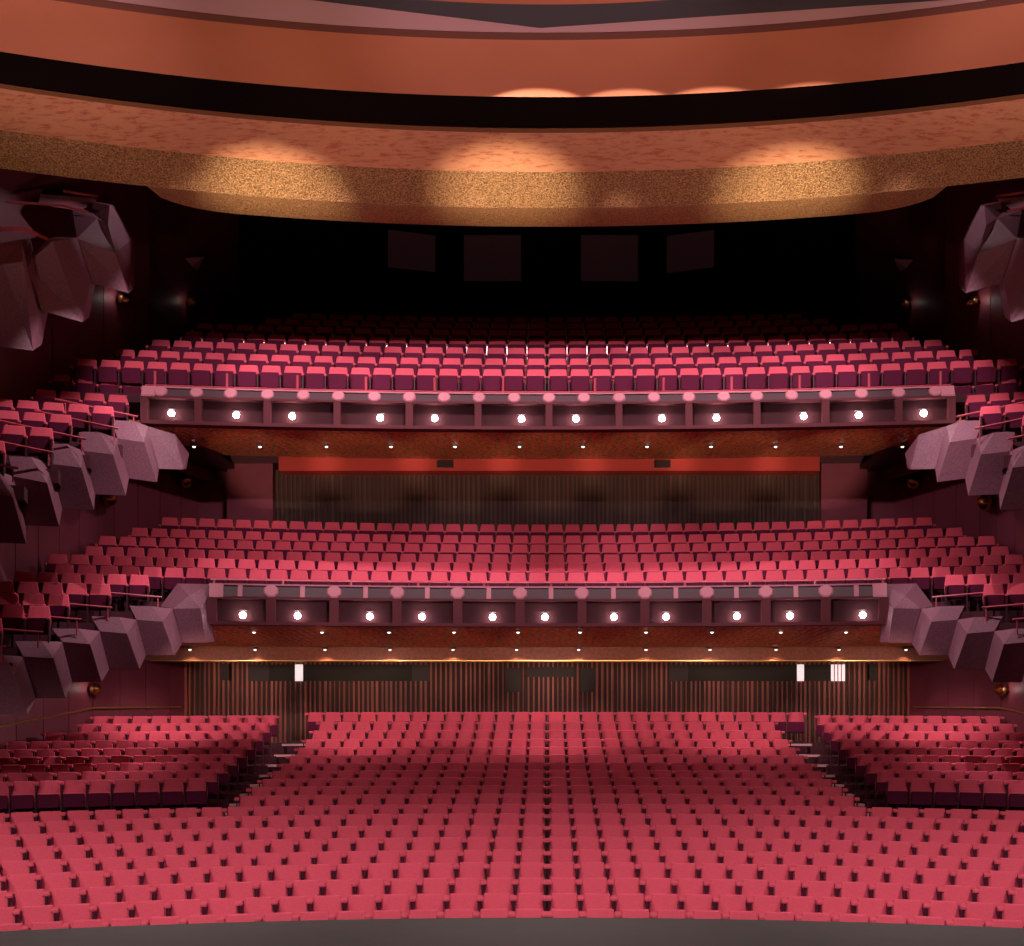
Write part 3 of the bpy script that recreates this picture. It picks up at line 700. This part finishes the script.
for i, (a, b) in enumerate(((222, 229), (869.5, 876.5))):
    slab('wall_speaker', a, b, 664, 680, 38.1, M['glassdark'], .22, 'slim dark box on the slat wall near its %s end' % ('left', 'right')[i], 'speaker', 'slim dark boxes on the slat wall')
for i, (a, b) in enumerate(((437, 453), (654.5, 670.5))):
    slab('wall_box', a, b, 460.5, 466.5, 37.42, M['glassdark'], .16, 'small dark box on the red beam, %s of centre' % ('left', 'right')[i], 'box', 'dark boxes on the red beam')
scr = [((388,229.5),(435,235.5),(435,271),(388,266),39.0,39.7,'far left'),((464,235),(521,235),(521,280),(464,280),39.7,39.7,'inner left'),
       ((581,235),(638,235),(638,280),(581,280),39.7,39.7,'inner right'),((667,236),(714,230),(714,266),(667,272),39.7,39.0,'far right')]
for a, b, c, d, D0, D1, nm in scr:
    p = [P(*a, D0), P(*b, D1), P(*c, D1), P(*d, D0)]
    m = MB(); m.add(p+[v+Vector((0, .12, 0)) for v in p], [(0,1,2,3), (7,6,5,4), (0,4,5,1), (1,5,6,2), (2,6,7,3), (3,7,4,0)])
    o = m.build('hanging_screen', M['panelplum'], None, p[3]); tag(o, 'dim plum rectangular screen on the black rear wall, the %s one' % nm, 'screen', 'dim screens on the rear wall')

# ------------------------------------------------------------------ wall sconces
def wall_hit(W, px, sg):
    k = abs(px-PX)/F
    for (x0, y0), (x1, y1) in zip(W[:-1], W[1:]):
        x0, x1 = abs(x0), abs(x1)
        den = (x1-x0)-k*(y1-y0)
        if abs(den) < 1e-6: continue
        t = (k*y0-x0)/den
        if 0 <= t <= 1: return Vector((sg*(x0+(x1-x0)*t), y0+(y1-y0)*t, 0)), Vector((-sg*(abs(y1-y0)), -(x1-x0), 0)).normalized()
    return None
SC = [(118,300,W2b,'farther lamp on the left wall above the upper balcony','near'), (187,303,W2,'','far'), (910,305,W2,'','far'), (978,303,W2b,'','near'),
      (180,481,W1,'','far'), (102,498,W1,'','near'), (919,482,W1,'','far'), (993,502,W1,'','near'), (89,689,W0,'','one'), (1007,690,W0,'','one')]
lev = {id(W2b): 'upper balcony', id(W2): 'upper balcony', id(W1): 'lower balcony', id(W0): 'stalls'}
for px, py, W, _, pos in SC:
    sg = -1 if px < PX else 1
    hit, nr = wall_hit(W, px, sg)
    z = H+(PY-py)*hit.y/F; c = Vector((hit.x, hit.y, z))+nr*.2
    sd = 'left' if sg < 0 else 'right'
    lab = {'near': 'brass dome lamp on the %s wall of the %s, nearer the stage' % (sd, lev[id(W)]), 'far': 'brass dome lamp on the %s wall of the %s, farther from the stage' % (sd, lev[id(W)]), 'one': 'brass dome lamp on the %s wall of the stalls' % sd}[pos]
    t = thing('wall_lamp', c, lab, 'wall lamp', 'brass dome wall lamps', math.atan2(nr.y, nr.x)+math.pi/2)
    if W is W1: t.scale = (1.35, 1.35, 1.35)
    m = MB(); m.lathe([(.001, .20), (.08, .185), (.15, .13), (.185, .04), (.18, -.03), (.13, -.10)], Matrix.Rotation(math.pi/2, 4, 'X'), 18)
    m.build('dome', M['brass'], t, smooth=True)
    m = MB(); m.lathe([(.05, -.19), (.05, -.05), (.02, -.04)], Matrix.Rotation(math.pi/2, 4, 'X'), 12); m.lathe([(.09, -.20), (.09, -.17)], Matrix.Rotation(math.pi/2, 4, 'X'), 12)
    m.build('wall_mount', M['housing'], t)
    point(c+Vector((0, -.22, .03))-nr*.02, .5 if pos == 'far' and z > H+8 else 2.2, (1, .85, .75), .0, 'wall_lamp_light')
# small folded fins on the upper walls
for px, py, W, sd in ((190, 262, W2, 'left'), (908, 264, W2, 'right')):
    sg = -1 if px < PX else 1
    hit, nr = wall_hit(W, px, sg); c = Vector((hit.x, hit.y, H+(PY-py)*hit.y/F))+nr*.02
    tz = nr.cross(Vector((0, 0, 1))).normalized()
    if tz.y < 0: tz = -tz
    m = MB(); m.hull([c-tz*.5*-sg*0+tz*.45+Vector((0,0,-.1)), c-tz*.35+Vector((0,0,-.0)), c+nr*.5+Vector((0,0,.12)), c+tz*.1+Vector((0,0,.2)), c+nr*.05+Vector((0,0,-.15))])
    o = m.build('wall_fin', M['cornice'], None, c); tag(o, 'small folded pink fin high on the %s upper wall' % sd, 'wall fin', 'folded wall fins')
